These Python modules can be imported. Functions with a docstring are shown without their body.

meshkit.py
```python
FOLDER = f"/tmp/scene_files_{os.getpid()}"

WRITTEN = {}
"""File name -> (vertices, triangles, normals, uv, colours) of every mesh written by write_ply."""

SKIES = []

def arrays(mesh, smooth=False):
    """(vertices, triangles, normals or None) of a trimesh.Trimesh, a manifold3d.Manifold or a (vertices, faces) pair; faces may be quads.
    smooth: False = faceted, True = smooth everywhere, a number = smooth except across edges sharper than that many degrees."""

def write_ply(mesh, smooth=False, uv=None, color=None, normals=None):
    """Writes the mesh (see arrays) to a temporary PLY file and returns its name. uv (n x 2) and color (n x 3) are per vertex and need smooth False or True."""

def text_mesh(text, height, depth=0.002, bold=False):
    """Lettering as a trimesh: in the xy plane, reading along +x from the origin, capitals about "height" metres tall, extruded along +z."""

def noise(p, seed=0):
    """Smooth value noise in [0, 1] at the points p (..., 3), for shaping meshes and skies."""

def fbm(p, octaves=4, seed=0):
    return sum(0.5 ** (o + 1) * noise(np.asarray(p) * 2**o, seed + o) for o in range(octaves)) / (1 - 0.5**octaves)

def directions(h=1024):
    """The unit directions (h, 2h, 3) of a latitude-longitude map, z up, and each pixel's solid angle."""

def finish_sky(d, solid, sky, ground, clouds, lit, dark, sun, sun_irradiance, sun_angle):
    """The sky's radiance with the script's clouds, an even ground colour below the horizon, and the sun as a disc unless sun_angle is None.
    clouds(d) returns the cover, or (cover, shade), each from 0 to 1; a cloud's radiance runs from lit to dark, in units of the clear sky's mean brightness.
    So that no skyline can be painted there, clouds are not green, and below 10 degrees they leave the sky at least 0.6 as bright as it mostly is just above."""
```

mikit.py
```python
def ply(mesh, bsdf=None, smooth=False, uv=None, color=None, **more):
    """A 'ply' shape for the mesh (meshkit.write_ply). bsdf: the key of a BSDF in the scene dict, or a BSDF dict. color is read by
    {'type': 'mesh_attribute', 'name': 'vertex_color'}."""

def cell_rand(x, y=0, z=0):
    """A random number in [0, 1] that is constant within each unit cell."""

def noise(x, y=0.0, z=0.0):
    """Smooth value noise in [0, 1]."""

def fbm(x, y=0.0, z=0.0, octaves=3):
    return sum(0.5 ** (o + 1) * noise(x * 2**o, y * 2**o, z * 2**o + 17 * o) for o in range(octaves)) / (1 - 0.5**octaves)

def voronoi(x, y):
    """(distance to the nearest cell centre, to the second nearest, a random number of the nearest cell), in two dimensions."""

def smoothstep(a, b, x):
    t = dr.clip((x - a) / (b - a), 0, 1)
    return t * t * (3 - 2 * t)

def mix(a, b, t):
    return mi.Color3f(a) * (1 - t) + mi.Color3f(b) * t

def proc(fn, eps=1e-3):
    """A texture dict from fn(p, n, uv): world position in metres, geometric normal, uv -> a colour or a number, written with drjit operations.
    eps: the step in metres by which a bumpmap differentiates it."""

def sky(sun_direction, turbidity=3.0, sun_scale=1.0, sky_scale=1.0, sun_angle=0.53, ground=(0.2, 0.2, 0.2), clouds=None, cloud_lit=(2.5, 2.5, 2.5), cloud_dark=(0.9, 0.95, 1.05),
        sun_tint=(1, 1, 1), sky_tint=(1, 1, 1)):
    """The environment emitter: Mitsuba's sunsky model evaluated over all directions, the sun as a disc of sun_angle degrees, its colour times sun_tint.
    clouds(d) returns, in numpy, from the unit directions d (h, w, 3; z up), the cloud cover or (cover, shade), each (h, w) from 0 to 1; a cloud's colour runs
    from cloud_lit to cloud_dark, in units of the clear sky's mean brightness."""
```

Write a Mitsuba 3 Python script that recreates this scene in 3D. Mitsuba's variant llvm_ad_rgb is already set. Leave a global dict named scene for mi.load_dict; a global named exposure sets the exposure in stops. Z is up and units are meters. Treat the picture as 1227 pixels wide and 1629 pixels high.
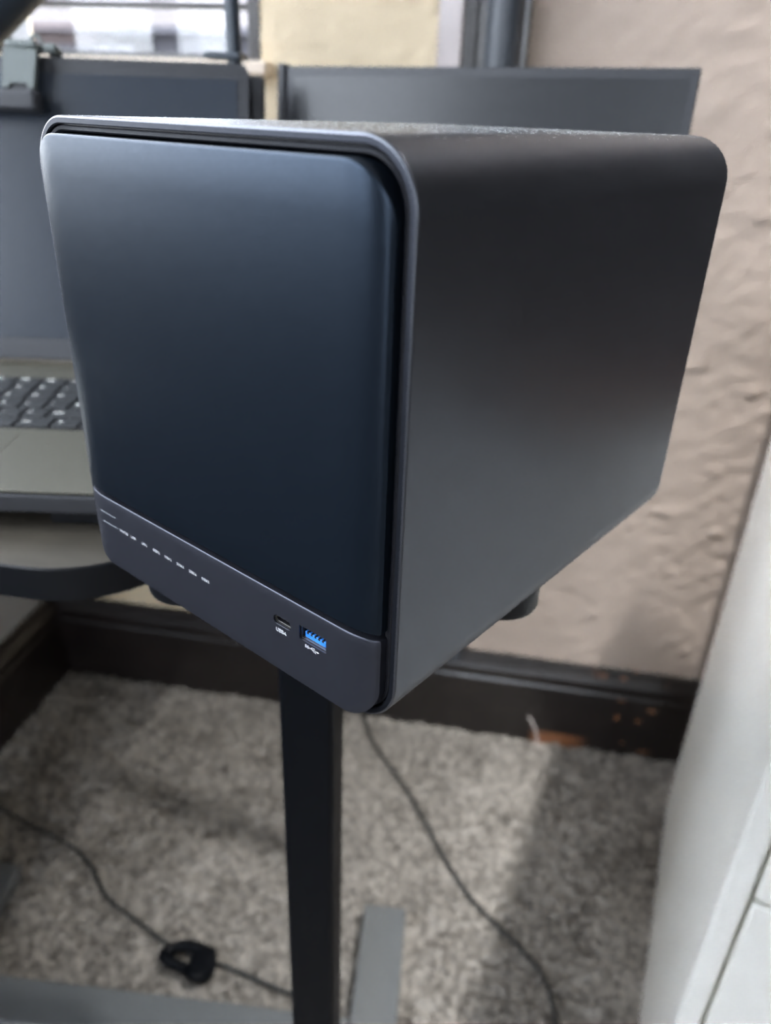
import math, random
import numpy as np
import trimesh
import shapely
from shapely.geometry import Polygon, box as sbox
import drjit as dr
import mitsuba as mi
import meshkit, mikit
from mikit import noise, fbm, smoothstep, mix, proc

T = mi.ScalarTransform4f
rng = np.random.default_rng(7)
random.seed(7)
scene, labels = {}, {}

# ------------------------------------------------------------------ camera, sky, exposure
CAM = np.array([0.11361, -0.26235, 1.0])
FWD = np.array([-0.140754, 0.874782, -0.463621])
UP = np.array([-0.110316, 0.451509, 0.885421])
FOV_X = 2 * math.degrees(math.atan(613.5 / 1209.4))
NAS_O = np.array([0.0, 0.0, 0.79363])          # bottom of the front face's middle
NAS_A = math.radians(30)                       # turned clockwise, seen from above
NX = np.array([math.cos(NAS_A), -math.sin(NAS_A), 0]); NY = np.array([math.sin(NAS_A), math.cos(NAS_A), 0])
focus_at = NAS_O + 0.047 * NX - 0.0045 * NY + np.array([0, 0, 0.03])
scene['camera'] = {'type': 'thinlens', 'fov': FOV_X, 'fov_axis': 'x', 'aperture_radius': 0.0019,
                   'focus_distance': float((focus_at - CAM) @ FWD), 'near_clip': 0.02, 'far_clip': 200.0,
                   'to_world': T().look_at(origin=CAM.tolist(), target=(CAM + FWD).tolist(), up=UP.tolist())}


def overcast(d):
    n = meshkit.fbm(d * 3.0, 3, 5)
    return 0.92 + 0 * n, np.clip(0.15 + 0.7 * n, 0, 1)


scene['sky'] = mikit.sky([-0.75, 0.35, 0.62], turbidity=4.0, sun_scale=0.0, sky_scale=1.0, ground=(0.22, 0.21, 0.19),
                         clouds=overcast, cloud_lit=(2.35, 2.5, 2.7), cloud_dark=(1.27, 1.38, 1.55))
exposure = 5.95
LAMP = 60.0

# ------------------------------------------------------------------ mesh helpers


def M(v, f):
    return trimesh.Trimesh(np.asarray(v, float), np.asarray(f, int), process=False)


def cat(*ms):
    return trimesh.util.concatenate(list(ms))


def rrect(w, h, r, n=8):
    """counter-clockwise rounded rectangle about the origin; r a number or four radii (tr, tl, bl, br)"""
    rs = [r] * 4 if np.isscalar(r) else list(r)
    out = []
    for (sx, sy, a0), q in zip(((1, 1, 0), (-1, 1, 90), (-1, -1, 180), (1, -1, 270)), rs):
        a = np.radians(np.linspace(a0, a0 + 90, n))
        q = max(q, 1e-5)
        out.append(np.c_[sx * (w / 2 - q) + q * np.cos(a), sy * (h / 2 - q) + q * np.sin(a)])
    return np.vstack(out)


def loft(rings, cap0=False, cap1=False):
    n = len(rings[0])
    v = np.vstack(rings)
    f = []
    for k in range(len(rings) - 1):
        a, b = k * n, (k + 1) * n
        for i in range(n):
            j = (i + 1) % n
            f += [[a + i, a + j, b + j], [a + i, b + j, b + i]]
    v = list(v)
    for on, base, flip in ((cap0, 0, True), (cap1, (len(rings) - 1) * n, False)):
        if on:
            c = len(v)
            v.append(np.mean(rings[0 if flip else -1], axis=0))
            for i in range(n):
                j = (i + 1) % n
                f.append([c, base + j, base + i] if flip else [c, base + i, base + j])
    m = M(v, f)
    return m


def rbox(w, d, h, r=0.003, n=4, rv=None):
    """box with rounded edges, centred in x and y, z from 0 to h; rv: radius of the upright edges"""
    rv = r if rv is None else rv
    rings = []
    for k in range(n + 1):
        a = k / n * math.pi / 2
        i, z = r * (1 - math.sin(a)), r * (1 - math.cos(a))
        rings.append(np.c_[rrect(w - 2 * i, d - 2 * i, max(rv - i, 1e-4), 6), np.full(24, z)])
    for k in range(n + 1):
        a = k / n * math.pi / 2
        i, z = r * (1 - math.cos(a)), h - r * (1 - math.sin(a))
        rings.append(np.c_[rrect(w - 2 * i, d - 2 * i, max(rv - i, 1e-4), 6), np.full(24, z)])
    return loft(rings, True, True)


def bx(x0, x1, y0, y1, z0, z1, r=0.002):
    r = min(r, 0.45 * min(x1 - x0, y1 - y0, z1 - z0))
    m = rbox(x1 - x0, y1 - y0, z1 - z0, r, 3)
    m.apply_translation([(x0 + x1) / 2, (y0 + y1) / 2, z0])
    return m


def extr(poly, h):
    return trimesh.creation.extrude_polygon(poly, h, engine='earcut')


def tube(pts, r, n=10, cap=True):
    p = np.asarray(pts, float)
    t = np.gradient(p, axis=0)
    t /= np.linalg.norm(t, axis=1, keepdims=True)
    up = np.array([0, 0, 1.0]) if abs(t[0, 2]) < 0.9 else np.array([1.0, 0, 0])
    rings = []
    r = np.broadcast_to(r, len(p))
    for k in range(len(p)):
        a = np.cross(t[k], up)
        a /= np.linalg.norm(a)
        b = np.cross(a, t[k])
        up = b
        q = np.linspace(0, 2 * math.pi, n, endpoint=False)
        rings.append(p[k] + r[k] * (np.cos(q)[:, None] * a + np.sin(q)[:, None] * b))
    m = loft(rings, cap, cap)
    m.fix_normals()
    return m


def spline(pts, n=60):
    from scipy.interpolate import CubicSpline
    p = np.asarray(pts, float)
    s = np.r_[0, np.cumsum(np.linalg.norm(np.diff(p, axis=0), axis=1))]
    return CubicSpline(s, p)(np.linspace(0, s[-1], n))


def lathe(prof, n=32):
    """(radius, z) profile about z"""
    q = np.linspace(0, 2 * math.pi, n, endpoint=False)
    rings = [np.c_[max(r, 1e-5) * np.cos(q), max(r, 1e-5) * np.sin(q), np.full(n, z)] for r, z in prof]
    m = loft(rings, True, True)
    m.fix_normals()
    return m


def grid(nu, nv, fn):
    u, v = np.meshgrid(np.linspace(0, 1, nu), np.linspace(0, 1, nv))
    p = fn(u.ravel(), v.ravel())
    k = np.arange(nu * nv).reshape(nv, nu)
    a, b, c, d = k[:-1, :-1].ravel(), k[:-1, 1:].ravel(), k[1:, 1:].ravel(), k[1:, :-1].ravel()
    return M(p, np.vstack([np.c_[a, b, c], np.c_[a, c, d]]))


def xf(m, mat):
    m = m.copy()
    m.apply_transform(mat)
    return m


def frame(o, ax, ay, az):
    m = np.eye(4)
    m[:3, 0], m[:3, 1], m[:3, 2], m[:3, 3] = ax, ay, az, o
    return m


# ------------------------------------------------------------------ scene helpers
def obj(key, mesh, bsdf, smooth=30, kind=None, label=None, **more):
    k, n = key, 0
    while k in scene:
        n += 1
        k = f'{key}_{n:03d}'
    scene[k] = mikit.ply(mesh, bsdf, smooth=smooth, **more)
    if kind or label:
        labels[k] = {}
        if kind: labels[k]['kind'] = kind
        if label: labels[k]['label'] = label
    return k


def tag(key, label, category, group=None):
    labels.setdefault(key, {}).update({'label': label, 'category': category})
    if group: labels[key]['group'] = group


def rgb(*c):
    return {'type': 'rgb', 'value': list(map(float, c))}


def mat(key, color, rough=0.5, metal=0.0, spec=0.5, **more):
    b = {'type': 'principled', 'base_color': color if isinstance(color, dict) else rgb(*color), 'roughness': float(rough) if not isinstance(rough, dict) else rough,
         'metallic': float(metal), 'specular': float(spec), **more}
    scene[key] = {'type': 'twosided', 'bsdf': b}
    return key


# ------------------------------------------------------------------ materials
mat('m_shell', (0.115, 0.122, 0.142), 0.36, 0.85)
mat('m_bezel', (0.062, 0.066, 0.085), 0.42, 0.8)
mat('m_rim', (0.022, 0.025, 0.034), 0.45, 0.8)
mat('m_liner', (0.012, 0.013, 0.017), 0.4, 0.3)
mat('m_panel', (0.0045, 0.0068, 0.0105), 0.32, 0.0, 0.32, spec_tint=0.7)
mat('m_black', (0.008, 0.008, 0.01), 0.45)
mat('m_blackmetal', (0.003, 0.004, 0.006), 0.45, 0.0, 0.12)
mat('m_rubber', (0.007, 0.008, 0.010), 0.38, 0.0, 0.3)
mat('m_steel', (0.75, 0.73, 0.68), 0.25, 1.0)
mat('m_darksteel', (0.30, 0.28, 0.26), 0.35, 1.0)
mat('m_gold', (0.75, 0.55, 0.25), 0.3, 1.0)
mat('m_blue', (0.03, 0.22, 0.75), 0.35)
mat('m_print', (0.62, 0.62, 0.66), 0.6)
mat('m_faintprint', (0.20, 0.22, 0.25), 0.5)
mat('m_dust', (0.75, 0.78, 0.8), 0.8)
mat('m_plastic', (0.030, 0.032, 0.038), 0.42)
mat('m_screen', (0.026, 0.028, 0.032), 0.28, 0.0, 0.5)
mat('m_lapscreen', (0.026, 0.034, 0.048), 0.28, 0.0, 0.5)  # bluer than the side screen, standing in for lens glare
mat('m_laptop', (0.098, 0.095, 0.076), 0.42, 0.35)
mat('m_laptopdark', (0.05, 0.052, 0.058), 0.4, 0.3)
mat('m_key', (0.022, 0.024, 0.026), 0.45)
mat('m_legend', (0.85, 0.85, 0.82), 0.6)
mat('m_webcam', (0.15, 0.172, 0.168), 0.5)
mat('m_footbar', (0.15, 0.16, 0.165), 0.2, 0.0, 0.9)
mat('m_white', (0.86, 0.86, 0.81), 0.28, 0.0, 0.5)
mat('m_whitedull', (0.7, 0.71, 0.72), 0.45)
mat('m_cable', (0.022, 0.025, 0.026), 0.55)
mat('m_tie', (0.45, 0.40, 0.38), 0.5)
mat('m_ceiling', (0.8, 0.78, 0.74), 0.8)
mat('m_sill', (0.78, 0.66, 0.54), 0.5)
mat('m_leftwall', (0.34, 0.335, 0.335), 0.7)
mat('m_roomwall', (0.62, 0.55, 0.48), 0.8)


def desk_tex(p, n, uv):
    s = fbm(p.x * 9, p.y * 60, 0.0)
    return mix((0.050, 0.044, 0.034), (0.072, 0.064, 0.050), s)


mat('m_desk', proc(desk_tex), 0.5, 0.0, 0.35)
mat('m_deskedge', (0.007, 0.008, 0.010), 0.45, 0.0, 0.2)


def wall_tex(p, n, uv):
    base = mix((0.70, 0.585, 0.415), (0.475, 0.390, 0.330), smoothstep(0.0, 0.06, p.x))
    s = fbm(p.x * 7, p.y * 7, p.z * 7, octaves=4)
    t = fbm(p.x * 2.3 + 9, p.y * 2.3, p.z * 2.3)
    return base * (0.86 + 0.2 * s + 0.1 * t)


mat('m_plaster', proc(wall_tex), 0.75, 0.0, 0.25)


def wood_tex(p, n, uv):
    g = fbm(p.x * 12, p.y * 40, p.z * 30, octaves=4)
    c = mix((0.005, 0.004, 0.004), (0.016, 0.011, 0.010), g)
    chip = smoothstep(0.76, 0.80, noise(p.x * 55, p.y * 55, p.z * 75)) * smoothstep(0.30, 0.36, p.x) * smoothstep(0.44, 0.42, p.x)
    foot = smoothstep(0.030, 0.020, p.z) * smoothstep(0.215, 0.235, p.x) * smoothstep(0.33, 0.29, p.x)
    return mix(c, (0.22, 0.085, 0.035), dr.clip(chip + foot, 0, 1))


mat('m_wood', proc(wood_tex), 0.3, 0.0, 0.6, clearcoat=0.6, clearcoat_gloss=0.75)


scene['m_polished'] = {'type': 'twosided', 'bsdf': {'type': 'principled', 'base_color': rgb(0.26, 0.21, 0.20), 'roughness': 0.28, 'specular': 0.9, 'clearcoat': 1.0, 'clearcoat_gloss': 0.8}}  # base colour raised so the post's board looks lit by the window
mat('m_lampmetal', (0.045, 0.058, 0.075), 0.4)  # blue grey base lifted to imitate glare over the lamp
mat('m_stile', (0.06, 0.068, 0.08), 0.4)


def carpet_tex(p, n, uv):
    a = fbm(p.x * 150, p.y * 150, 0.0, octaves=2)
    b = fbm(p.x * 24 + 3, p.y * 24, 1.0, octaves=3)
    c = fbm(p.x * 5 + 3, p.y * 5, 4.0, octaves=2)
    t = dr.clip(0.5 + 1.15 * (a - 0.5) + 0.45 * (b - 0.5) + 0.4 * (c - 0.5), 0, 1)
    return mix((0.095, 0.085, 0.074), (0.43, 0.40, 0.36), t)


mat('m_carpet', proc(carpet_tex), 0.95, 0.0, 0.1, sheen=0.4)


def brick_tex(p, n, uv):
    return mix((0.050, 0.036, 0.036), (0.080, 0.058, 0.057), fbm(p.x * 3, p.y * 3, p.z * 9))


mat('m_brick', proc(brick_tex), 0.9)
mat('m_render', (0.16, 0.145, 0.145), 0.9)
mat('m_slate', (0.030, 0.029, 0.037), 0.7)
mat('m_extglass', (0.05, 0.06, 0.07), 0.1)
mat('m_paving', (0.17, 0.165, 0.16), 0.95)
scene['m_pane'] = {'type': 'thindielectric', 'int_ior': 1.5}

# ------------------------------------------------------------------ the room
XL, XR, YB, YF, ZC = -0.70, 2.3, 0.826, -3.0, 2.4
WX0, WX1, WZ0, WZ1 = -0.66, -0.245, 1.05, 2.10          # window in the back wall
LY0, LY1, LZ0, LZ1 = -0.95, 0.62, 0.84, 2.15            # window in the left wall


def wall_grid(x0, x1, z0, z1, step, holes, y, amp):
    nu, nv = int((x1 - x0) / step) + 1, int((z1 - z0) / step) + 1

    def fn(u, v):
        x, z = x0 + u * (x1 - x0), z0 + v * (z1 - z0)
        p = np.c_[x, 0 * x, z]
        h = (meshkit.fbm(p * 62, 3, 3) - 0.5) * amp + (meshkit.fbm(p * 13, 2, 8) - 0.5) * amp * 0.6
        k = np.clip((meshkit.noise(p * 40, 21) - 0.80) * 8, 0, 1)
        return np.c_[x, y + h - k * amp * 0.5, z]
    m = grid(nu, nv, fn)
    c = m.triangles_center
    keep = np.ones(len(c), bool)
    for a, b, s, t in holes:
        keep &= ~((c[:, 0] > a) & (c[:, 0] < b) & (c[:, 2] > s) & (c[:, 2] < t))
    m.update_faces(keep)
    return m


def quad(a, b, c, d):
    return M([a, b, c, d], [[0, 1, 2], [0, 2, 3]])


def reveal_y(x0, x1, z0, z1, y0, y1):
    return cat(quad((x0, y0, z0), (x1, y0, z0), (x1, y1, z0), (x0, y1, z0)), quad((x0, y0, z1), (x1, y0, z1), (x1, y1, z1), (x0, y1, z1)),
               quad((x0, y0, z0), (x0, y0, z1), (x0, y1, z1), (x0, y1, z0)), quad((x1, y0, z0), (x1, y0, z1), (x1, y1, z1), (x1, y1, z0)))


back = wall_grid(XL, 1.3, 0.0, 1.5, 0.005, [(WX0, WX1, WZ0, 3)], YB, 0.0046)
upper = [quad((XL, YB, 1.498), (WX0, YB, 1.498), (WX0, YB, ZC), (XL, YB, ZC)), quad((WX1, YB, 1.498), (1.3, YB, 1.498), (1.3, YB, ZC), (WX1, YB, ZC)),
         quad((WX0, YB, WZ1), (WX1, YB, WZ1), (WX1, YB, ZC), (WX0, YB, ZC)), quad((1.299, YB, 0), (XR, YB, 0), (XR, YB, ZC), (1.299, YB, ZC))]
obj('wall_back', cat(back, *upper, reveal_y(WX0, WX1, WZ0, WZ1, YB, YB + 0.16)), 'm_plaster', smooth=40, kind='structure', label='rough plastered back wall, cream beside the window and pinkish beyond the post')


def wall_with_holes_x(x, holes, thick):
    ys = sorted({YF, YB, *[h for q in holes for h in q[:2]]})
    zs = sorted({0.0, ZC, *[h for q in holes for h in q[2:]]})
    ms = []
    for a, b in zip(ys, ys[1:]):
        for c, d in zip(zs, zs[1:]):
            if not any(a >= q[0] - 1e-6 and b <= q[1] + 1e-6 and c >= q[2] - 1e-6 and d <= q[3] + 1e-6 for q in holes):
                ms.append(quad((x, a, c), (x, b, c), (x, b, d), (x, a, d)))
    for a, b, c, d in holes:
        ms += [quad((x, a, c), (x, b, c), (x + thick, b, c), (x + thick, a, c)), quad((x, a, d), (x, b, d), (x + thick, b, d), (x + thick, a, d)),
               quad((x, a, c), (x, a, d), (x + thick, a, d), (x + thick, a, c)), quad((x, b, c), (x, b, d), (x + thick, b, d), (x + thick, b, c))]
    return cat(*ms)


obj('wall_left', wall_with_holes_x(XL, [(LY0, LY1, LZ0, LZ1)], -0.16), 'm_leftwall', smooth=False, kind='structure')
obj('wall_right', quad((XR, YF, 0), (XR, YB, 0), (XR, YB, ZC), (XR, YF, ZC)), 'm_wood', smooth=False, kind='structure')  # unseen wall, dark wood chosen to darken the box's side reflection
DX0, DX1, DZ1 = -0.38, 0.52, 2.05                             # added unseen glazed door behind the camera, lets in fill light
obj('wall_front', cat(quad((XL, YF, 0), (DX0, YF, 0), (DX0, YF, ZC), (XL, YF, ZC)), quad((DX1, YF, 0), (XR, YF, 0), (XR, YF, ZC), (DX1, YF, ZC)), quad((DX0, YF, DZ1), (DX1, YF, DZ1), (DX1, YF, ZC), (DX0, YF, ZC)),
                      reveal_y(DX0, DX1, 0, DZ1, YF - 0.14, YF)), 'm_roomwall', smooth=False, kind='structure')
fr = [bx(DX0, DX0 + 0.08, YF - 0.1, YF - 0.05, 0, DZ1), bx(DX1 - 0.08, DX1, YF - 0.1, YF - 0.05, 0, DZ1), bx(DX0 + 0.08, DX1 - 0.08, YF - 0.1, YF - 0.05, 0, 0.12), bx(DX0 + 0.08, DX1 - 0.08, YF - 0.1, YF - 0.05, DZ1 - 0.08, DZ1)]
obj('added_door_2', cat(*fr), 'm_white', kind='structure')
obj('added_door_2__pane', quad((DX0 + 0.06, YF - 0.075, 0.1), (DX1 - 0.06, YF - 0.075, 0.1), (DX1 - 0.06, YF - 0.075, DZ1 - 0.06), (DX0 + 0.06, YF - 0.075, DZ1 - 0.06)), 'm_pane', smooth=False)
# added unseen dark panelling and a dark door, to darken reflections in the box
for k in range(5, 11):
    a = YF + 0.05 + k * 0.32
    obj('wall_left__added_dark_panel', bx(XL - 0.002, XL + 0.016, a, a + 0.31, 0.17, 0.79, 0.004), 'm_wood')
for a, b in ((DX1 + 0.02, XR - 0.03),):
    obj('wall_front__added_dark_panel', bx(a, b, YF - 0.002, YF + 0.016, 0.0, 1.0, 0.004), 'm_wood')
obj('added_door_1__architrave', bx(0.495, 0.62, YB - 0.035, YB + 0.01, 0.176, 2.15, 0.006), 'm_wood')
obj('added_door_1', bx(0.62, 1.48, YB - 0.03, YB + 0.03, 0.0, 2.05, 0.004), 'm_wood', kind='structure')  # added unseen door, kept dark for the reflection in the box's side
for k, (x0, x1) in enumerate(((0.68, 1.01), (1.08, 1.42))):
    for z0, z1 in ((0.2, 0.9), (1.05, 1.9)):
        obj('added_door_1__panel', bx(x0, x1, YB - 0.038, YB - 0.028, z0, z1, 0.006), 'm_wood')
for k in range(3):
    obj('wall_back__added_dark_panel', bx(1.50 + k * 0.265, 1.76 + k * 0.265, YB - 0.02, YB + 0.004, 0.176, 2.1, 0.004), 'm_wood')  # added dark panels, only reflected in the box's right side
obj('added_door_1__handle', bx(0.64, 0.76, YB - 0.075, YB - 0.06, 1.0, 1.02, 0.005), 'm_steel')
# recessed ceiling lamp above the chest, out of the picture
LPX, LPY, LPR = 0.75, 0.34, 0.055
CL = 'ceiling_light'
q = np.linspace(0, 2 * math.pi, 40, endpoint=False)
hs = loft([np.c_[r_ * np.cos(q), r_ * np.sin(q), np.full(40, z_)] for r_, z_ in ((LPR, ZC - 0.168), (LPR + 0.008, ZC - 0.168), (LPR + 0.008, ZC - 0.001), (LPR * 0.9, ZC - 0.001))])
hs.apply_translation([LPX, LPY, 0])
obj(f'{CL}__housing', hs, 'm_white')
ZL = ZC - 0.162
q = np.linspace(0, 2 * math.pi, 40, endpoint=False)
rg = [np.c_[LPX + r_ * np.cos(q), LPY + r_ * np.sin(q), np.full(40, z_)] for r_, z_ in ((LPR - 0.001, ZL - 0.006), (LPR - 0.002, ZL + 0.145))]
obj(f'{CL}__baffle', loft(rg), 'm_black')
ds_ = loft([np.c_[LPX + (LPR - 0.003) * np.cos(q[::-1]), LPY + (LPR - 0.003) * np.sin(q[::-1]), np.full(40, ZL + 0.144)]], False, True)
obj(f'{CL}__diffuser', ds_, 'm_ceiling', False, emitter={'type': 'area', 'radiance': rgb(*[LAMP * c for c in (1.0, 1.0, 1.0)])})
tag(CL, 'round white ceiling lamp above the chest of drawers', 'lamp')
obj('ceiling', quad((XL, YF, ZC), (XR, YF, ZC), (XR, YB, ZC), (XL, YB, ZC)), 'm_ceiling', smooth=False, kind='structure')


def pile(u, v):
    x, y = XL + u * 1.7, -0.15 + v * 0.97
    p = np.c_[x, y, 0 * x]
    z = 0.006 * (meshkit.fbm(p * 150, 2, 11) - 0.5) * 2.2 + 0.006 * (meshkit.fbm(p * 30, 2, 12) - 0.5)
    return np.c_[x, y, z]


carpet = cat(grid(500, 290, pile), quad((XL, YF, -0.003), (XR, YF, -0.003), (XR, -0.148, -0.003), (XL, -0.148, -0.003)), quad((0.999, -0.15, -0.003), (XR, -0.15, -0.003), (XR, YB, -0.003), (0.999, YB, -0.003)))
obj('floor', carpet, 'm_carpet', smooth=50, kind='structure', label='mottled grey deep pile carpet')

# skirting boards: profile (distance from the wall, height)
SK = [(0, 0.0), (0.020, 0.0), (0.020, 0.128), (0.017, 0.133), (0.0185, 0.138), (0.0185, 0.150), (0.014, 0.157), (0.009, 0.163), (0.007, 0.172), (0.004, 0.1755), (0, 0.1755)]
sk = extr(Polygon(SK), 1.0)
v = np.array(sk.vertices)
m = sk.copy(); m.vertices = np.c_[XL + v[:, 2] * (XR - XL), YB - v[:, 0], v[:, 1] - 0.004]; m.fix_normals()
obj('baseboard_back', m, 'm_wood', smooth=25, kind='structure', label='dark glossy wooden skirting board with moulded top edge')
m = sk.copy(); m.vertices = np.c_[XL + v[:, 0], YF + v[:, 2] * (YB - YF), v[:, 1] - 0.004]; m.fix_normals()
obj('baseboard_left', m, 'm_wood', smooth=25, kind='structure')

# timber post on the back wall
y = YB
obj('trim_1', bx(-0.017, 0.092, y - 0.012, y + 0.01, 0.176, ZC, 0.002), 'm_wood', kind='structure', label='dark stained upright timber post on the back wall')
bd = extr(Polygon([(-0.0165, y - 0.010), (-0.0165, y - 0.020), (-0.0150, y - 0.0225), (0.0125, y - 0.0325), (0.0145, y - 0.032), (0.0145, y - 0.010)]), ZC - 0.176); bd.apply_translation([0, 0, 0.176])
obj('trim_1__board', bd, 'm_polished', label='glossy sloped board, made paler to look lit by the window')
obj('trim_1__bead', bx(0.022, 0.031, y - 0.026, y - 0.010, 0.176, ZC, 0.003), 'm_wood')
pst = trimesh.creation.cylinder(0.021, ZC - 0.176, sections=40); pst.apply_translation([0.063, y - 0.028, (ZC + 0.176) / 2])
obj('trim_1__rounded_stile', pst, 'm_stile')
obj('trim_1__edge_strip', bx(0.083, 0.092, y - 0.022, y - 0.010, 0.176, ZC, 0.002), 'm_wood')

# window in the back wall
yo = YB + 0.05
fr = [bx(WX0, WX0 + 0.035, yo, yo + 0.05, WZ0, WZ1), bx(WX1 - 0.034, WX1, yo, yo + 0.05, WZ0, WZ1), bx(WX0 + 0.035, WX1 - 0.034, yo, yo + 0.05, WZ0, WZ0 + 0.014), bx(WX0 + 0.035, WX1 - 0.034, yo, yo + 0.05, WZ1 - 0.04, WZ1)]
obj('window_1', cat(*fr), 'm_wood', kind='structure', label='dark framed casement window behind the laptop')
obj('window_1__glazing_bar', bx(WX0 + 0.034, WX1 - 0.033, yo + 0.01, yo + 0.04, 1.117, 1.124, 0.002), 'm_wood')
obj('window_1__glazing_bar', bx(WX0 + 0.034, WX1 - 0.033, yo + 0.01, yo + 0.04, 1.60, 1.612, 0.002), 'm_wood')
obj('window_1__pane', quad((WX0 + 0.02, yo + 0.025, WZ0 + 0.01), (WX1 - 0.02, yo + 0.025, WZ0 + 0.01), (WX1 - 0.02, yo + 0.025, WZ1 - 0.02), (WX0 + 0.02, yo + 0.025, WZ1 - 0.02)), 'm_pane', smooth=False)
obj('window_1__sill', bx(WX0 - 0.02, WX1 + 0.015, YB - 0.03, yo + 0.02, WZ0 - 0.012, WZ0 + 0.004, 0.003), 'm_sill')
# window in the left wall
xo = XL - 0.09
fr = [bx(xo, xo + 0.05, LY0, LY0 + 0.05, LZ0, LZ1), bx(xo, xo + 0.05, LY1 - 0.05, LY1, LZ0, LZ1), bx(xo, xo + 0.05, LY0 + 0.05, LY1 - 0.05, LZ0, LZ0 + 0.06), bx(xo, xo + 0.05, LY0 + 0.05, LY1 - 0.05, LZ1 - 0.05, LZ1)]
obj('window_2', cat(*fr), 'm_wood', kind='structure')
for q in (-0.43, 0.10):
    obj('window_2__mullion', bx(xo, xo + 0.05, q - 0.02, q + 0.02, LZ0 + 0.05, LZ1 - 0.04), 'm_wood')
obj('window_2__pane', quad((xo + 0.025, LY0 + 0.03, LZ0 + 0.03), (xo + 0.025, LY1 - 0.03, LZ0 + 0.03), (xo + 0.025, LY1 - 0.03, LZ1 - 0.03), (xo + 0.025, LY0 + 0.03, LZ1 - 0.03)), 'm_pane', smooth=False)

# outside: ground, a brick house and a rendered one beyond
obj('ground', quad((-60, -60, -0.6), (60, -60, -0.6), (60, 60, -0.6), (-60, 60, -0.6)), 'm_paving', smooth=False, kind='structure')


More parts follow.
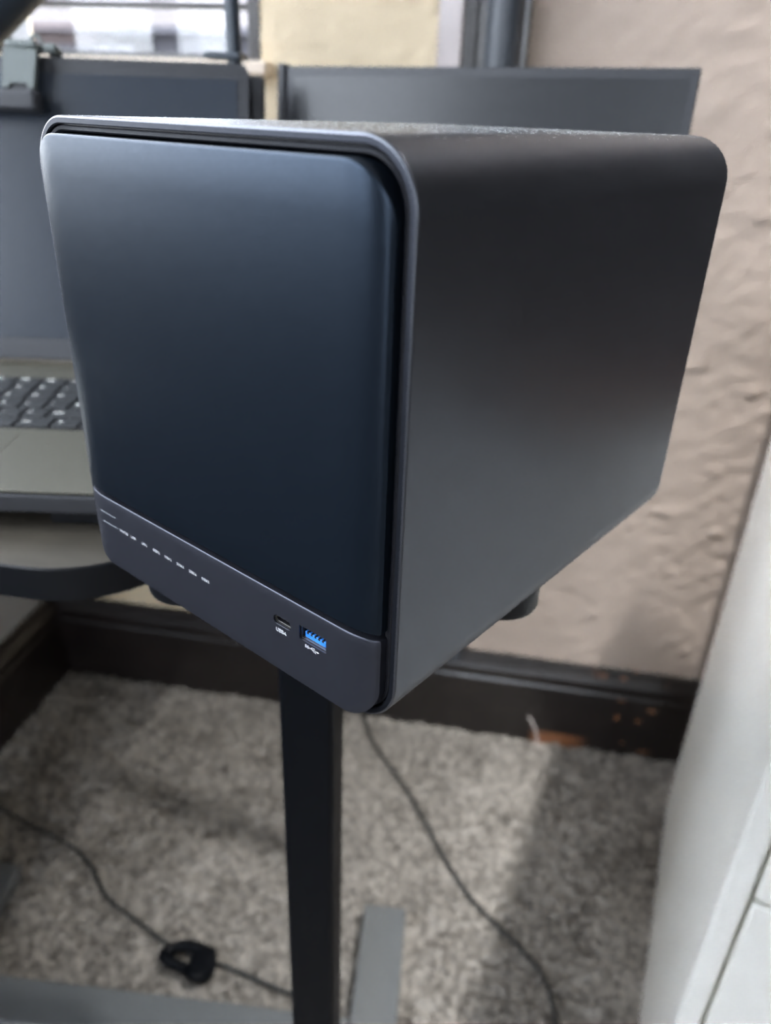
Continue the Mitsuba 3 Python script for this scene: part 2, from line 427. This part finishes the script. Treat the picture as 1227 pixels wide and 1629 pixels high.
def house(name, x0, x1, y0, depth, eaves, ridge, wall, label):
    y1 = y0 + depth
    obj(f'{name}__walls', bx(x0, x1, y0, y1, -0.6, eaves, 0.01), wall)
    pr = Polygon([(y0 - 0.3, eaves - 0.1), (y1 + 0.3, eaves - 0.1), ((y0 + y1) / 2, ridge)])
    r = extr(pr, 1.0); q = np.array(r.vertices); r.vertices = np.c_[x0 - 0.3 + q[:, 2] * (x1 - x0 + 0.6), q[:, 0], q[:, 1]]; r.fix_normals()
    obj(f'{name}__roof', r, 'm_slate')
    for k in range(max(1, int((x1 - x0) / 2.4))):
        for zz in (0.4, 3.0):
            if zz + 1.3 < eaves:
                xx = x0 + 0.8 + 2.4 * k
                w = obj(f'{name}__window', bx(xx, xx + 1.1, y0 - 0.05, y0 + 0.05, zz, zz + 1.3, 0.01), 'm_slate')
                obj(f'{w}__pane', bx(xx + 0.07, xx + 1.03, y0 - 0.07, y0 - 0.04, zz + 0.08, zz + 1.22, 0.005), 'm_extglass')
    tag(name, label, 'house')


house('brick_outbuilding', -7.3, -5.95, 11.0, 3, 1.95, 2.06, 'm_brick', 'blurred low brick outbuilding at the left of the window view')
house('grey_outbuilding', -5.3, -0.6, 11.4, 3, 1.98, 2.10, 'm_slate', 'blurred low grey outbuilding filling the right of the window view')
house('rendered_house', -19, -6.0, 17.0, 7, 4.6, 7.0, 'm_render', 'blurred pale rendered house rising behind the outbuildings')

# ------------------------------------------------------------------ the storage box (the subject), in its own axes: x right, y back, z up
NAS_M = frame(NAS_O, NX, NY, (0, 0, 1))
NAS_T = T(NAS_M.tolist())
N = 'storage_server'
W, H, D, R = 0.1967, 0.2020, 0.2450, 0.0205


def ring(i, y, n=28):
    q = rrect(W - 2 * i, H - 2 * i, max(R - i, 0.002), n)
    return np.c_[q[:, 0], np.full(len(q), y), q[:, 1] + H / 2]


def nas(part, mesh, m, smooth=30, **kw):
    return obj(f'{N}__{part}', xf(mesh, NAS_M), m, smooth, **kw)


ch = 0.0009
rim = loft([ring(0.0030, 0.0022), ring(0.0030, 0.0004), ring(0.0026, 0.0), ring(ch, 0.0)][::-1]); rim.fix_normals()
nas('front_rim', rim, 'm_rim', 28)
rings = [ring(ch, 0.0)] + [ring(ch * (1 - math.sin(a)), ch * (1 - math.cos(a))) for a in np.radians([25, 50, 75, 90])]
rings += [ring(0, yy) for yy in np.linspace(0.004, D - 0.003, 12)]
rings += [ring(0.0012 * (1 - math.cos(a)), D - 0.0012 * (1 - math.sin(a))) for a in np.radians([0, 30, 60, 90])]
sh = loft(rings[::-1], cap0=True); sh.fix_normals()
nas('shell', sh, 'm_shell', 28)
ln = loft([ring(0.0028, 0.0026), ring(0.0034, 0.0026), ring(0.0035, 0.0012), ring(0.0040, 0.0007), ring(0.0050, 0.0009), ring(0.0056, 0.0018), ring(0.0058, 0.0030), ring(0.0058, 0.032)], cap1=True)
nas('inner_liner', ln, 'm_liner', 30)
# lower half of the liner stands a little further in, from z = 0.066 down
q = rrect(W - 2 * 0.0052, 0.0660 * 2, 0.0153, 14)
out = Polygon([(-(W / 2 - 0.0054), 0.066), (W / 2 - 0.0054, 0.066)] + [tuple(t) for t in (rrect(W - 0.0108, 0.12, 0.015, 14) + [0, 0.0654])[28:] if True][::-1])
low = rrect(W - 0.0108, 0.13, (0.001, 0.001, 0.015, 0.015), 12) + [0, 0.0054 + 0.065]
inn = rrect(W - 0.0134, 0.13, (0.001, 0.001, 0.0137, 0.0137), 12) + [0, 0.0067 + 0.065]
ring2 = Polygon(low).difference(Polygon(inn).union(sbox(-0.2, 0.066, 0.2, 0.3)))
lm = extr(ring2, 0.020); u = np.array(lm.vertices); lm.vertices = np.c_[u[:, 0], 0.0016 + u[:, 2], u[:, 1]]; lm.fix_normals()
nas('lower_liner', lm, 'm_black', 30)

XE, YP, BW, BD = 0.0925, -0.0060, 0.0170, 0.0054


def fy(x):
    t = np.clip((np.abs(x) - (XE - BW)) / BW, 0, 1)
    return YP + BD * (1 - np.sqrt(np.clip(1 - t ** 2.25, 0, 1)) ** 0.9)


def bowed(z0, z1, rad, c=0.00055, back=0.016):
    """a plate whose front follows fy(x): outline z0..z1 with corner radii rad (tr, tl, bl, br), chamfer c, closed"""
    t = np.sin(np.linspace(-math.pi / 2, math.pi / 2, 91))
    nz = 12
    P = Polygon(rrect(2 * (XE - c), z1 - z0 - 2 * c, [max(q - c, 0.0003) for q in rad], 16) + [0, (z0 + z1) / 2])

    def span(x):
        x = np.clip(x, -(XE - c) + 2e-5, XE - c - 2e-5)
        b = P.intersection(shapely.LineString([(x, z0 - 1), (x, z1 + 1)])).bounds
        return b[1], b[3]
    xs = t * (XE - c)
    s = np.array([span(a) for a in xs])
    w = np.linspace(0, 1, nz)
    X = np.repeat(xs[:, None], nz, 1); Z = s[:, :1] + (s[:, 1:] - s[:, :1]) * w
    Y = fy(X)
    nx = len(xs)
    k = np.arange(nx * nz).reshape(nx, nz)
    a, b, cc, d = k[:-1, :-1].ravel(), k[1:, :-1].ravel(), k[1:, 1:].ravel(), k[:-1, 1:].ravel()
    front = np.c_[X.ravel(), Y.ravel(), Z.ravel()]
    faces = [np.c_[a, b, cc], np.c_[a, cc, d]]
    loop = np.r_[k[:, 0], k[-1, 1:], k[-2::-1, -1], k[0, -2:0:-1]]
    L = front[loop]
    p2 = L[:, [0, 2]]
    tg = np.roll(p2, -1, 0) - np.roll(p2, 1, 0)
    tg /= np.maximum(np.linalg.norm(tg, axis=1, keepdims=True), 1e-12)
    nrm = np.c_[tg[:, 1], -tg[:, 0]]
    o = p2 + c * nrm
    base = len(front); n = len(loop)
    r1 = np.c_[o[:, 0], L[:, 1] + c, o[:, 1]]
    r2 = np.c_[o[:, 0], np.full(n, back), o[:, 1]]
    i = np.arange(n); j = (i + 1) % n
    for p, q in ((loop, base + i), (base + i, base + n + i)):
        faces += [np.c_[p, q, q[j]], np.c_[p, q[j], p[j]]]
    v = np.vstack([front, r1, r2, [[0, back, (z0 + z1) / 2]]])
    e = base + n + i
    faces.append(np.c_[np.full(n, len(v) - 1), e[j], e])
    m = trimesh.Trimesh(v, np.vstack(faces), process=False)
    m.fix_normals()
    return m


nas('front_panel', bowed(0.0428, 0.1958, (0.017, 0.017, 0.0011, 0.0011), 0.0010), 'm_panel', 35)
bez = bowed(0.0032, 0.0408, (0.0006, 0.0006, 0.0145, 0.0145))
CX, CZ, AX, AZ = 0.0455, 0.0282, 0.0623, 0.0287          # the two ports


def pocket(cx, cz, w, h, r, y0, y1):
    e = extr(Polygon(rrect(w, h, r, 10) + [cx, cz]), y1 - y0)
    q = np.array(e.vertices); e.vertices = np.c_[q[:, 0], y0 + q[:, 2], q[:, 1]]; e.fix_normals()
    return e


try:
    bez = trimesh.boolean.difference([bez, cat(pocket(CX, CZ, 0.0100, 0.0042, 0.00205, -0.02, 0.010)), pocket(AX, AZ, 0.0144, 0.0066, 0.0005, -0.02, 0.012)], engine='manifold')
except Exception as e:
    print('bezel boolean failed', e)
nas('lower_bezel', bez, 'm_bezel', 30, label='dark bluish grey metal strip with printed labels and ports')


def ringport(cx, cz, w, h, r, t, y0, y1):
    e = extr(Polygon(rrect(w, h, r, 10) + [cx, cz]).difference(Polygon(rrect(w - 2 * t, h - 2 * t, max(r - t, 1e-4), 10) + [cx, cz])), y1 - y0)
    q = np.array(e.vertices); e.vertices = np.c_[q[:, 0], y0 + q[:, 2], q[:, 1]]; e.fix_normals()
    return e


pc = nas('usb_c_port', ringport(CX, CZ, 0.0091, 0.0033, 0.0016, 0.00035, YP + 0.0006, 0.009), 'm_steel', label='narrow steel rimmed oval port')
obj(f'{pc}__socket', xf(ringport(CX, CZ, 0.0083, 0.0025, 0.0012, 0.0003, YP + 0.0012, 0.009), NAS_M), 'm_black')
obj(f'{pc}__tongue', xf(bx(CX - 0.0032, CX + 0.0032, YP + 0.003, 0.009, CZ - 0.00035, CZ + 0.00035, 0.0002), NAS_M), 'm_black')
pa = nas('usb_a_port', ringport(AX, AZ, 0.0139, 0.0060, 0.0004, 0.00035, YP + 0.0009, 0.012), 'm_darksteel', label='rectangular port with a bright blue tongue')
obj(f'{pa}__socket', xf(ringport(AX, AZ, 0.0131, 0.0052, 0.0003, 0.0003, YP + 0.0016, 0.012), NAS_M), 'm_black')
obj(f'{pa}__tongue', xf(bx(AX - 0.0056, AX + 0.0056, YP + 0.0016, 0.012, AZ - 0.0024, AZ + 0.0002, 0.0003), NAS_M), 'm_blue', label='bright blue plastic tongue')
for k in range(5):
    xx = AX - 0.0040 + k * 0.0020
    obj(f'{pa}__contact', xf(bx(xx - 0.00045, xx + 0.00045, YP + 0.00145, 0.010, AZ - 0.0005, AZ + 0.00035, 0.0001), NAS_M), 'm_black')
for m_, rr_ in (('usb_c_backing', (CX, CZ, 0.0086, 0.003)), ('usb_a_backing', (AX, AZ, 0.0134, 0.0055))):
    cx, cz, w, h = rr_
    nas(m_, bx(cx - w / 2, cx + w / 2, 0.0088, 0.0105, cz - h / 2, cz + h / 2, 0.0003), 'm_black')


def face_text(part, text, x, z, h, m='m_print', bold=False):
    t = meshkit.text_mesh(text, h, 0.00012, bold)
    q = np.array(t.vertices)
    t.vertices = np.c_[x + q[:, 0], YP - q[:, 2] + 0.00002, z + q[:, 1]]
    t.fix_normals()
    nas(part, t, m, False)


for k, s in enumerate(['STATUS', 'LAN1', 'LAN2', 'DISK1', 'DISK2', 'DISK3', 'DISK4', 'DISK5']):
    face_text('indicator_label', s, -0.0668 + 0.00885 * k, 0.0262, 0.00125)
face_text('port_label', 'USB4', 0.0418, 0.0228, 0.00165, bold=True)
face_text('port_label', 'SS', 0.0582, 0.0231, 0.0013, bold=True)
# the forked connector mark after SS
mk = [shapely.LineString([(0.0, 0.0006), (0.0046, 0.0006)]).buffer(0.00012), shapely.LineString([(0.0010, 0.0006), (0.0019, 0.0014), (0.0028, 0.0014)]).buffer(0.00011),
      shapely.LineString([(0.0018, 0.0006), (0.0026, -0.0002), (0.0034, -0.0002)]).buffer(0.00011), shapely.Point(0.0030, 0.0014).buffer(0.0003), sbox(0.0033, -0.0005, 0.0039, 0.0001), Polygon([(0.0046, 0.0011), (0.0046, 0.0001), (0.0055, 0.0006)])]
mk = shapely.union_all(mk)
t = extr(mk, 0.00012); q = np.array(t.vertices); t.vertices = np.c_[0.0603 + q[:, 0], YP - q[:, 2] + 0.00002, 0.0231 + q[:, 1]]; t.fix_normals()
nas('port_mark', t, 'm_print', False)
for z in (0.0322, 0.0268):
    nas('indicator_line', bx(-0.0818 + (0.032 - z) * 0.2, -0.0690 + (0.032 - z) * 0.1, YP - 0.00008, YP + 0.0002, z - 0.0002, z + 0.0002, 0.00005), 'm_faintprint', False)
FT = lathe([(0.0, -0.0185), (0.0175, -0.0185), (0.0198, -0.0178), (0.0205, -0.0162), (0.0205, -0.0005), (0.0205, 0.001)], 40)
for x, y in ((-0.0625, 0.0265), (0.0420, 0.0620), (-0.0660, 0.1280), (0.0655, 0.1280)):
    f = FT.copy(); f.apply_translation([x, y, 0])
    nas('foot', f, 'm_rubber')
ds = []
for _ in range(3000):  # more specks than real dust, so the top gleams like reflected window
    x = rng.uniform(-W / 2 + 0.012, W / 2 - 0.012); y = rng.uniform(0.003, D - 0.004)
    dx = max(0, abs(x) - (W / 2 - R)); z = H - R + math.sqrt(R * R - dx * dx)
    s = rng.uniform(0.00006, 0.00016)
    ico = trimesh.creation.icosphere(0, s); ico.vertices *= rng.uniform(0.6, 1.6, 3); ico.apply_translation([x, y, z + s * 0.3])
    ds.append(ico)
dk = nas('dust', cat(*ds), 'm_dust', False)
labels[dk] = {'kind': 'stuff', 'label': 'pale dust specks on top, extra ones for the bright window reflection'}
tag(N, 'large dark grey metal storage server box with black front panel, feet and blue port', 'storage server')

# ------------------------------------------------------------------ the standing desk, its H base and the raised plate under the box
DK = 'standing_desk'
ZT = 0.75
top = Polygon(rrect(0.572, 0.704, (0.02, 0.02, 0.07, 0.075), 16) + [-0.374, 0.438])
rings = []
for i, z in ((0.0012, ZT - 0.024), (0.0, ZT - 0.0228), (0.0, ZT - 0.0012)):
    q = rrect(0.572 - 2 * i, 0.704 - 2 * i, (0.02, 0.02, 0.07 - i, 0.075 - i), 16) + [-0.374, 0.438]
    rings.append(np.c_[q, np.full(len(q), z)])
q = rrect(0.572 - 0.0024, 0.704 - 0.0024, (0.02, 0.02, 0.069, 0.074), 16) + [-0.374, 0.438]
m = loft(rings + [np.c_[q, np.full(len(q), ZT)]], True, False); m.fix_normals()
obj(f'{DK}__edge_band', m, 'm_deskedge', 30, label='black rounded desk edge')
m = loft([np.c_[q, np.full(len(q), ZT - 0.0005)], np.c_[q, np.full(len(q), ZT)]], True, True); m.fix_normals()
obj(f'{DK}__tabletop', m, 'm_desk', 30, label='greyish brown desk top')
BA = math.radians(4.5)
BX, BY = np.array([math.cos(BA), math.sin(BA), 0]), np.array([-math.sin(BA), math.cos(BA), 0])


def base(part, u0, u1, v0, v1, z0, z1, m='m_footbar', r=0.004):
    """u along the crossbar from the right foot's middle, v across it"""
    return obj(f'{DK}__{part}', xf(bx(u0, u1, v0, v1, z0, z1, r), frame((0.0395, 0.2355, 0), BX, BY, (0, 0, 1))), m)


base('foot_bar', -0.029, 0.029, -0.42, 0.178, 0.003, 0.030)
base('foot_bar', -0.595, -0.525, -0.42, 0.178, 0.003, 0.030)
base('crossbar', -0.533, -0.029, -0.029, 0.027, 0.003, 0.030)
CXc, CYc = 0.0078, 0.1165
obj(f'{DK}__column', bx(CXc - 0.0183, CXc + 0.0183, CYc - 0.0165, CYc + 0.0165, 0.008, 0.7600, 0.004), 'm_blackmetal', label='slim black square column under the box')
obj(f'{DK}__column_base', bx(CXc - 0.03, 0.085, CYc - 0.03, CYc + 0.03, 0.003, 0.036, 0.004), 'm_blackmetal')
pm = bx(-0.060, 0.050, 0.045, 0.185, -0.0345, -0.0187, 0.002)
obj(f'{DK}__support_plate', xf(pm, NAS_M), 'm_blackmetal')
obj(f'{DK}__column', bx(-0.55, -0.49, 0.17, 0.23, 0.03, 0.726, 0.004), 'm_blackmetal')
tag(DK, 'standing desk with rounded black edge, black column and grey steel base bars', 'desk')

# ------------------------------------------------------------------ laptop
LP = 'laptop'
LA = math.radians(9.4)
LX, LY = np.array([math.cos(LA), math.sin(LA), 0]), np.array([-math.sin(LA), math.cos(LA), 0])
LW, LD, LZT, LTH = 0.395, 0.272, 0.780, 0.017
LC = np.array([-0.1978, 0.1245, 0]) + LX * (0.115 - LW / 2)           # middle of the front edge
LM = frame(LC + np.array([0, 0, LZT]), LX, LY, (0, 0, 1))


def lap(part, mesh, m, smooth=30, **kw):
    return obj(f'{LP}__{part}', xf(mesh, LM), m, smooth, **kw)


b = rbox(LW, LD, LTH - 0.0025, 0.003, 3, rv=0.012); b.apply_translation([0, LD / 2, -LTH])
lap('base', b, 'm_laptopdark')
b = rbox(LW, LD, 0.0025, 0.001, 2, rv=0.012); b.apply_translation([0, LD / 2, -0.0025])
lap('deck', b, 'm_laptop', label='greyish metal palm rest and deck')
lap('touchpad', bx(-0.075, 0.055, 0.012, 0.090, -0.0002, 0.0004, 0.0002), 'm_laptop')
lap('key_well', bx(-0.182, 0.182, 0.1035, 0.2225, -0.0002, 0.0003, 0.0001), 'm_black')
rows = [['Ctrl', 'Fn', 'Alt', '', 'Alt', 'Ctrl', '<', 'v', '>', '0', '.'], ['Shift', 'Z', 'X', 'C', 'V', 'B', 'N', 'M', ',', '.', '/', 'Shift', '^', '1', '2', '3'],
        ['Caps', 'A', 'S', 'D', 'F', 'G', 'H', 'J', 'K', 'L', ';', "'", '#', 'Enter', '4', '5', '6'], ['Tab', 'Q', 'W', 'E', 'R', 'T', 'Y', 'U', 'I', 'O', 'P', '[', ']', '7', '8', '9'],
        ['`', '1', '2', '3', '4', '5', '6', '7', '8', '9', '0', '-', '=', 'Back', 'Num', '/', '*'], ['Esc'] + [f'F{k}' for k in range(1, 13)] + ['Del', 'Home', 'End']]
wide = {'Ctrl': 1.25, 'Alt': 1.2, 'Fn': 1.0, '': 5.6, 'Shift': 2.0, 'Caps': 1.5, 'Tab': 1.4, 'Enter': 1.5, 'Back': 1.6}
for rI, row in enumerate(rows):
    u = np.array([wide.get(k, 1.0) for k in row]); u = u / u.sum() * 0.3605
    x = -0.18025
    d0 = 0.0195 if rI < 5 else 0.0165
    y0 = 0.1045 + 0.0196 * rI
    for k, wk in zip(row, u):
        kk = lap('key', bx(x + 0.0013, x + wk - 0.0013, y0 + 0.0013, y0 + d0 - 0.0013, 0.0002, 0.0019, 0.0006), 'm_key')
        if k and -0.11 < x < 0.16:
            hh = 0.0042 if len(k) < 3 else 0.0026
            t = meshkit.text_mesh(k, hh, 0.0001, True); t.apply_translation([x + 0.0035, y0 + 0.0085, 0.0019])
            obj(f'{kk}__legend', xf(t, LM), 'm_legend', False)
        x += wk
# lid, leaning back
TL = math.radians(13)
HY = LD - 0.006
LIDM = LM @ frame((0, HY, 0.004), (1, 0, 0), (0, math.cos(TL), -math.sin(TL)), (0, math.sin(TL), math.cos(TL)))
LH = 0.2565
b = extr(Polygon(rrect(LW, LH, (0.008, 0.008, 0.003, 0.003), 8) + [0, LH / 2]), 0.006)
q = np.array(b.vertices); b.vertices = np.c_[q[:, 0], q[:, 2], q[:, 1]]; b.fix_normals()
obj(f'{LP}__lid', xf(b, LIDM), 'm_plastic')
obj(f'{LP}__screen', xf(bx(-LW / 2 + 0.0095, LW / 2 - 0.0095, -0.0008, 0.0008, 0.020, LH - 0.0125, 0.0003), LIDM), 'm_lapscreen', label='dark switched off screen')
obj(f'{LP}__screen_chin', xf(bx(-LW / 2 + 0.004, LW / 2 - 0.004, -0.0016, 0.001, 0.002, 0.019, 0.0004), LIDM), 'm_laptopdark')
for s in (-1, 1):
    hm = trimesh.creation.cylinder(0.0055, 0.06, sections=20); hm.apply_transform(trimesh.transformations.rotation_matrix(math.pi / 2, [0, 1, 0])); hm.apply_translation([s * 0.12, HY + 0.001, 0.003])
    lap('hinge', hm, 'm_laptopdark')
    for yy in (0.012, LD - 0.03):
        lap('foot', bx(s * 0.13 - 0.025, s * 0.13 + 0.025, yy, yy + 0.012, ZT - LZT, -LTH + 0.001, 0.002), 'm_rubber')
tag(LP, 'open grey laptop with black keys and dark screen on the desk', 'laptop')

# ------------------------------------------------------------------ webcam clipped over the laptop lid
WB = 'webcam'
WM = LIDM @ frame((0.0120, -0.004, LH - 0.0145), (1, 0, 0), (0, 1, 0), (0, 0, 1))


def wcam(part, mesh, m, **kw):
    return obj(f'{WB}__{part}', xf(mesh, WM), m, **kw)


body = rbox(0.082, 0.016, 0.017, 0.004, 4, rv=0.0075); body.apply_translation([-0.028, -0.012, -0.0335])
wcam('body', body, 'm_plastic')
ln_ = trimesh.creation.cylinder(0.0055, 0.003, sections=28); ln_.apply_transform(trimesh.transformations.rotation_matrix(math.pi / 2, [1, 0, 0])); ln_.apply_translation([-0.028, -0.0205, -0.025])
wcam('lens', ln_, 'm_extglass')
cl = Polygon([(-0.021, -0.014), (-0.0155, -0.014), (-0.0145, -0.0105), (0.0005, -0.0105), (0.0015, -0.014), (0.006, -0.014), (0.0105, 0.015), (-0.0175, 0.0165)])
c = extr(cl, 0.007); q = np.array(c.vertices); c.vertices = np.c_[q[:, 0], -0.012 + q[:, 2], q[:, 1]]; c.fix_normals()
wcam('clip', c, 'm_webcam', label='grey green clip')
wcam('stem', bx(-0.0155, 0.004, -0.009, -0.002, -0.020, -0.008, 0.001), 'm_plastic')
cap = rbox(0.027, 0.018, 0.007, 0.003, 4); cap.apply_translation([-0.004, -0.001, 0.0165])
wcam('clip_top', cap, 'm_webcam')
jaw = rbox(0.012, 0.016, 0.0075, 0.003, 4); jaw.apply_translation([0.0185, 0.004, 0.0160])
wcam('clip_jaw', jaw, 'm_webcam')
rearleg = Polygon([(0.0125, 0.02), (0.0215, 0.02), (0.031, -0.002), (0.026, -0.010), (0.0125, -0.010)])
c = extr(rearleg, 0.004); q = np.array(c.vertices); c.vertices = np.c_[q[:, 0], 0.0105 + q[:, 2], q[:, 1]]; c.fix_normals()
wcam('rear_leg', c, 'm_laptopdark')
a = np.linspace(0, math.pi, 16)
wcam('cable_loop', tube(np.c_[0.0045 + 0.006 * np.cos(a), 0.002 + 0 * a, 0.018 + 0.012 * np.sin(a)], 0.0014, 8), 'm_webcam')
tag(WB, 'webcam with grey green clip perched on the top edge of the laptop screen', 'webcam')

# ------------------------------------------------------------------ side monitor, hinged to a frame behind the laptop lid
SM = 'side_monitor'
p0, p1 = np.array([-0.118, 0.515, 1.0360]), np.array([0.2330, 0.445, 1.0395])
SX = (p1 - p0) / np.linalg.norm(p1 - p0); SZ0 = np.array([0, 0.12, 0.99]); SY = np.cross(SZ0, SX); SY /= np.linalg.norm(SY); SZ = np.cross(SX, SY)
SW = float(np.linalg.norm(p1 - p0))
SMM = frame(p0, SX, SY, SZ)                    # x along the top edge, y away from the viewer, z up from the top edge
SH = 0.225
obj(f'{SM}__housing', xf(bx(0, SW, 0.0, 0.008, -SH, 0, 0.0015), SMM), 'm_plastic')
obj(f'{SM}__screen', xf(bx(0.007, SW - 0.007, -0.0006, 0.001, -SH + 0.012, -0.0075, 0.0003), SMM), 'm_screen', label='dark switched off screen')
hb = trimesh.creation.cylinder(0.0058, SH, sections=24); hb.apply_translation([-0.005, 0.004, -SH / 2 + 0.0015])
obj(f'{SM}__hinge_barrel', xf(hb, SMM), 'm_plastic')
FRM = LIDM @ frame((0, 0.0165, 0), (1, 0, 0), (0, 1, 0), (0, 0, 1))
obj(f'{SM}__mounting_frame', xf(bx(-0.15, LW / 2 + 0.0105, 0.0, 0.010, 0.03, LH - 0.004, 0.002), FRM), 'm_plastic')
ca = (FRM @ np.array([LW / 2 - 0.02, 0.006, 0.12, 1]))[:3]; cb = (SMM @ np.array([0.03, 0.010, -0.13, 1]))[:3]
ax_ = (cb - ca) / np.linalg.norm(cb - ca)
obj(f'{SM}__hinge_plate', xf(bx(0, float(np.linalg.norm(cb - ca)), -0.003, 0.003, -0.05, 0.05, 0.001), frame(ca, ax_, np.cross((0, 0, 1), ax_), (0, 0, 1))), 'm_blackmetal')
tag(SM, 'slim dark portable monitor attached to the right of the laptop screen, behind the box', 'monitor')

# ------------------------------------------------------------------ lamp: a pole behind the laptop and a dark shade at the upper left
LMP = 'desk_lamp'
PX, PY = -0.170, 0.520
obj(f'{LMP}__pole', tube([(PX, PY, ZT + 0.005), (PX, PY, 1.30)], 0.0068, 20), 'm_lampmetal')
b = rbox(0.09, 0.09, 0.012, 0.003, 3, rv=0.02); b.apply_translation([PX, PY, ZT])
obj(f'{LMP}__base', b, 'm_blackmetal')
obj(f'{LMP}__collar', bx(PX - 0.026, PX + 0.009, PY - 0.012, PY + 0.012, 1.0395, 1.0455, 0.0015), 'm_lampmetal')
obj(f'{LMP}__arm', tube(spline([(PX, PY, 1.29), (PX - 0.05, PY, 1.33), (PX - 0.16, PY - 0.01, 1.30), (PX - 0.24, PY - 0.02, 1.25)], 24), 0.006, 14), 'm_lampmetal')
s0 = np.array([-0.397, 0.475, 1.0765]); ax1 = np.array([0.81, 0.02, 0.58]); ax1 /= np.linalg.norm(ax1)
shade = lathe([(0.0, 0.15), (0.016, 0.15), (0.030, 0.146), (0.036, 0.136), (0.036, -0.12), (0.034, -0.12), (0.034, 0.13), (0.0, 0.14)], 40)
e1 = np.cross((0, 1, 0), ax1); e1 /= np.linalg.norm(e1)
obj(f'{LMP}__shade', xf(shade, frame(s0, e1, np.cross(ax1, e1), ax1)), 'm_lampmetal')
tag(LMP, 'dark desk lamp with thin pole behind the laptop and slanted shade above it', 'lamp')

# ------------------------------------------------------------------ chest of drawers
CH = 'chest_of_drawers'
CA = math.radians(-13.2)
CU, CV = np.array([math.cos(CA), math.sin(CA), 0]), np.array([-math.sin(CA), math.cos(CA), 0])
CM = frame((0.3240, 0.1750, 0), CU, CV, (0, 0, 1))              # front left corner on the floor; x along the front, y to the back
CW, CD, CHH = 0.62, 0.55, 0.80


def chest(part, mesh, m='m_white', **kw):
    return obj(f'{CH}__{part}', xf(mesh, CM), m, **kw)


chest('side_panel', bx(0, 0.020, 0.0, CD, 0.0, CHH - 0.02, 0.004))
chest('side_panel', bx(CW - 0.020, CW, 0.0, CD, 0.0, CHH - 0.02, 0.004))
chest('back_panel', bx(0.020, CW - 0.020, CD - 0.008, CD, 0.03, CHH - 0.02, 0.001))
chest('top', bx(-0.002, CW + 0.002, -0.006, CD, CHH - 0.02, CHH, 0.004), 'm_wood', label='unseen top board, made dark to dim its reflection in the box')  # out of view, dark wood added to remove a reflected highlight
chest('plinth', bx(0.020, CW - 0.020, 0.012, 0.03, 0.0, 0.07, 0.002))
for z0, z1 in ((0.075, 0.2650), (0.270, 0.4580), (0.4640, 0.6200), (0.626, 0.774)):
    d = chest('drawer', bx(0.0235, CW - 0.0235, 0.003, 0.021, z0, z1, 0.0035))
    obj(f'{d}__box', xf(bx(0.03, CW - 0.03, 0.020, CD - 0.06, z0 + 0.01, z1 - 0.02, 0.002), CM), 'm_whitedull')
    for xx in (0.17, CW - 0.17):
        kb = lathe([(0.0, 0.0), (0.006, 0.0), (0.006, 0.012), (0.013, 0.018), (0.014, 0.023), (0.010, 0.027), (0.0, 0.028)], 24)
        obj(f'{d}__knob', xf(kb, CM @ frame((xx, 0.004, (z0 + z1) / 2), (1, 0, 0), (0, 0, 1), (0, -1, 0))), 'm_white')
tag(CH, 'white painted chest of drawers at the right edge, close to the camera', 'chest of drawers')

# ------------------------------------------------------------------ cables and bits on the carpet
zc = 0.0055
left = [(-0.70, 0.495), (-0.6058, 0.4727), (-0.5259, 0.449), (-0.4713, 0.434), (-0.4213, 0.4113), (-0.3667, 0.3651), (-0.3117, 0.3403), (-0.2203, 0.3081), (-0.1841, 0.305), (-0.129, 0.2951), (-0.0741, 0.2858), (-0.01, 0.284)]
obj('floor_cable__cord', tube(spline([(x, y, zc + (0.001 if k % 2 else 0)) for k, (x, y) in enumerate(left)], 120), 0.0026, 8), 'm_cable')
lp = np.array([(-0.1890, 0.3120), (-0.214, 0.3125), (-0.2390, 0.3080), (-0.2480, 0.2960), (-0.2330, 0.2870), (-0.2130, 0.2850), (-0.1950, 0.2760), (-0.1850, 0.2830), (-0.1845, 0.2980), (-0.1885, 0.3100)])
lp3 = np.c_[lp, 0.010 + 0.008 * np.abs(np.sin(np.arange(len(lp)) * 1.3))]
obj('floor_cable__strap_loop', tube(spline(lp3, 70), 0.0075, 10), 'm_blackmetal', label='black loop of strap')
pl = rbox(0.030, 0.036, 0.022, 0.006, 3); pl.apply_translation([-0.1960, 0.2950, 0.002])
obj('floor_cable__plug', pl, 'm_blackmetal')
tag('floor_cable', 'thin black cable with a knotted strap lying on the carpet at left', 'cable')
right = [(-0.087, 0.802), (-0.0797, 0.7906), (-0.0575, 0.7438), (-0.03, 0.705), (0.0115, 0.6548), (0.0885, 0.5384), (0.1521, 0.4554), (0.2152, 0.4024), (0.2468, 0.3657), (0.2594, 0.3139), (0.262, 0.22), (0.25, 0.1)]
k2 = obj('floor_cable_001', tube(spline([(x, y, zc) for x, y in right], 120), 0.0026, 8), 'm_cable')
tag(k2, 'thin black cable running across the carpet from the skirting board towards the chest', 'cable')
tie = spline([(0.2130, 0.800, 0.060), (0.2190, 0.797, 0.055), (0.2280, 0.792, 0.040), (0.2330, 0.788, 0.022), (0.2340, 0.786, 0.006)], 24)
k3 = obj('cable_tie', tube(tie, [0.0022] * 24, 8), 'm_tie')
tag(k3, 'small pale curved strip standing against the dark skirting board', 'cable tie')
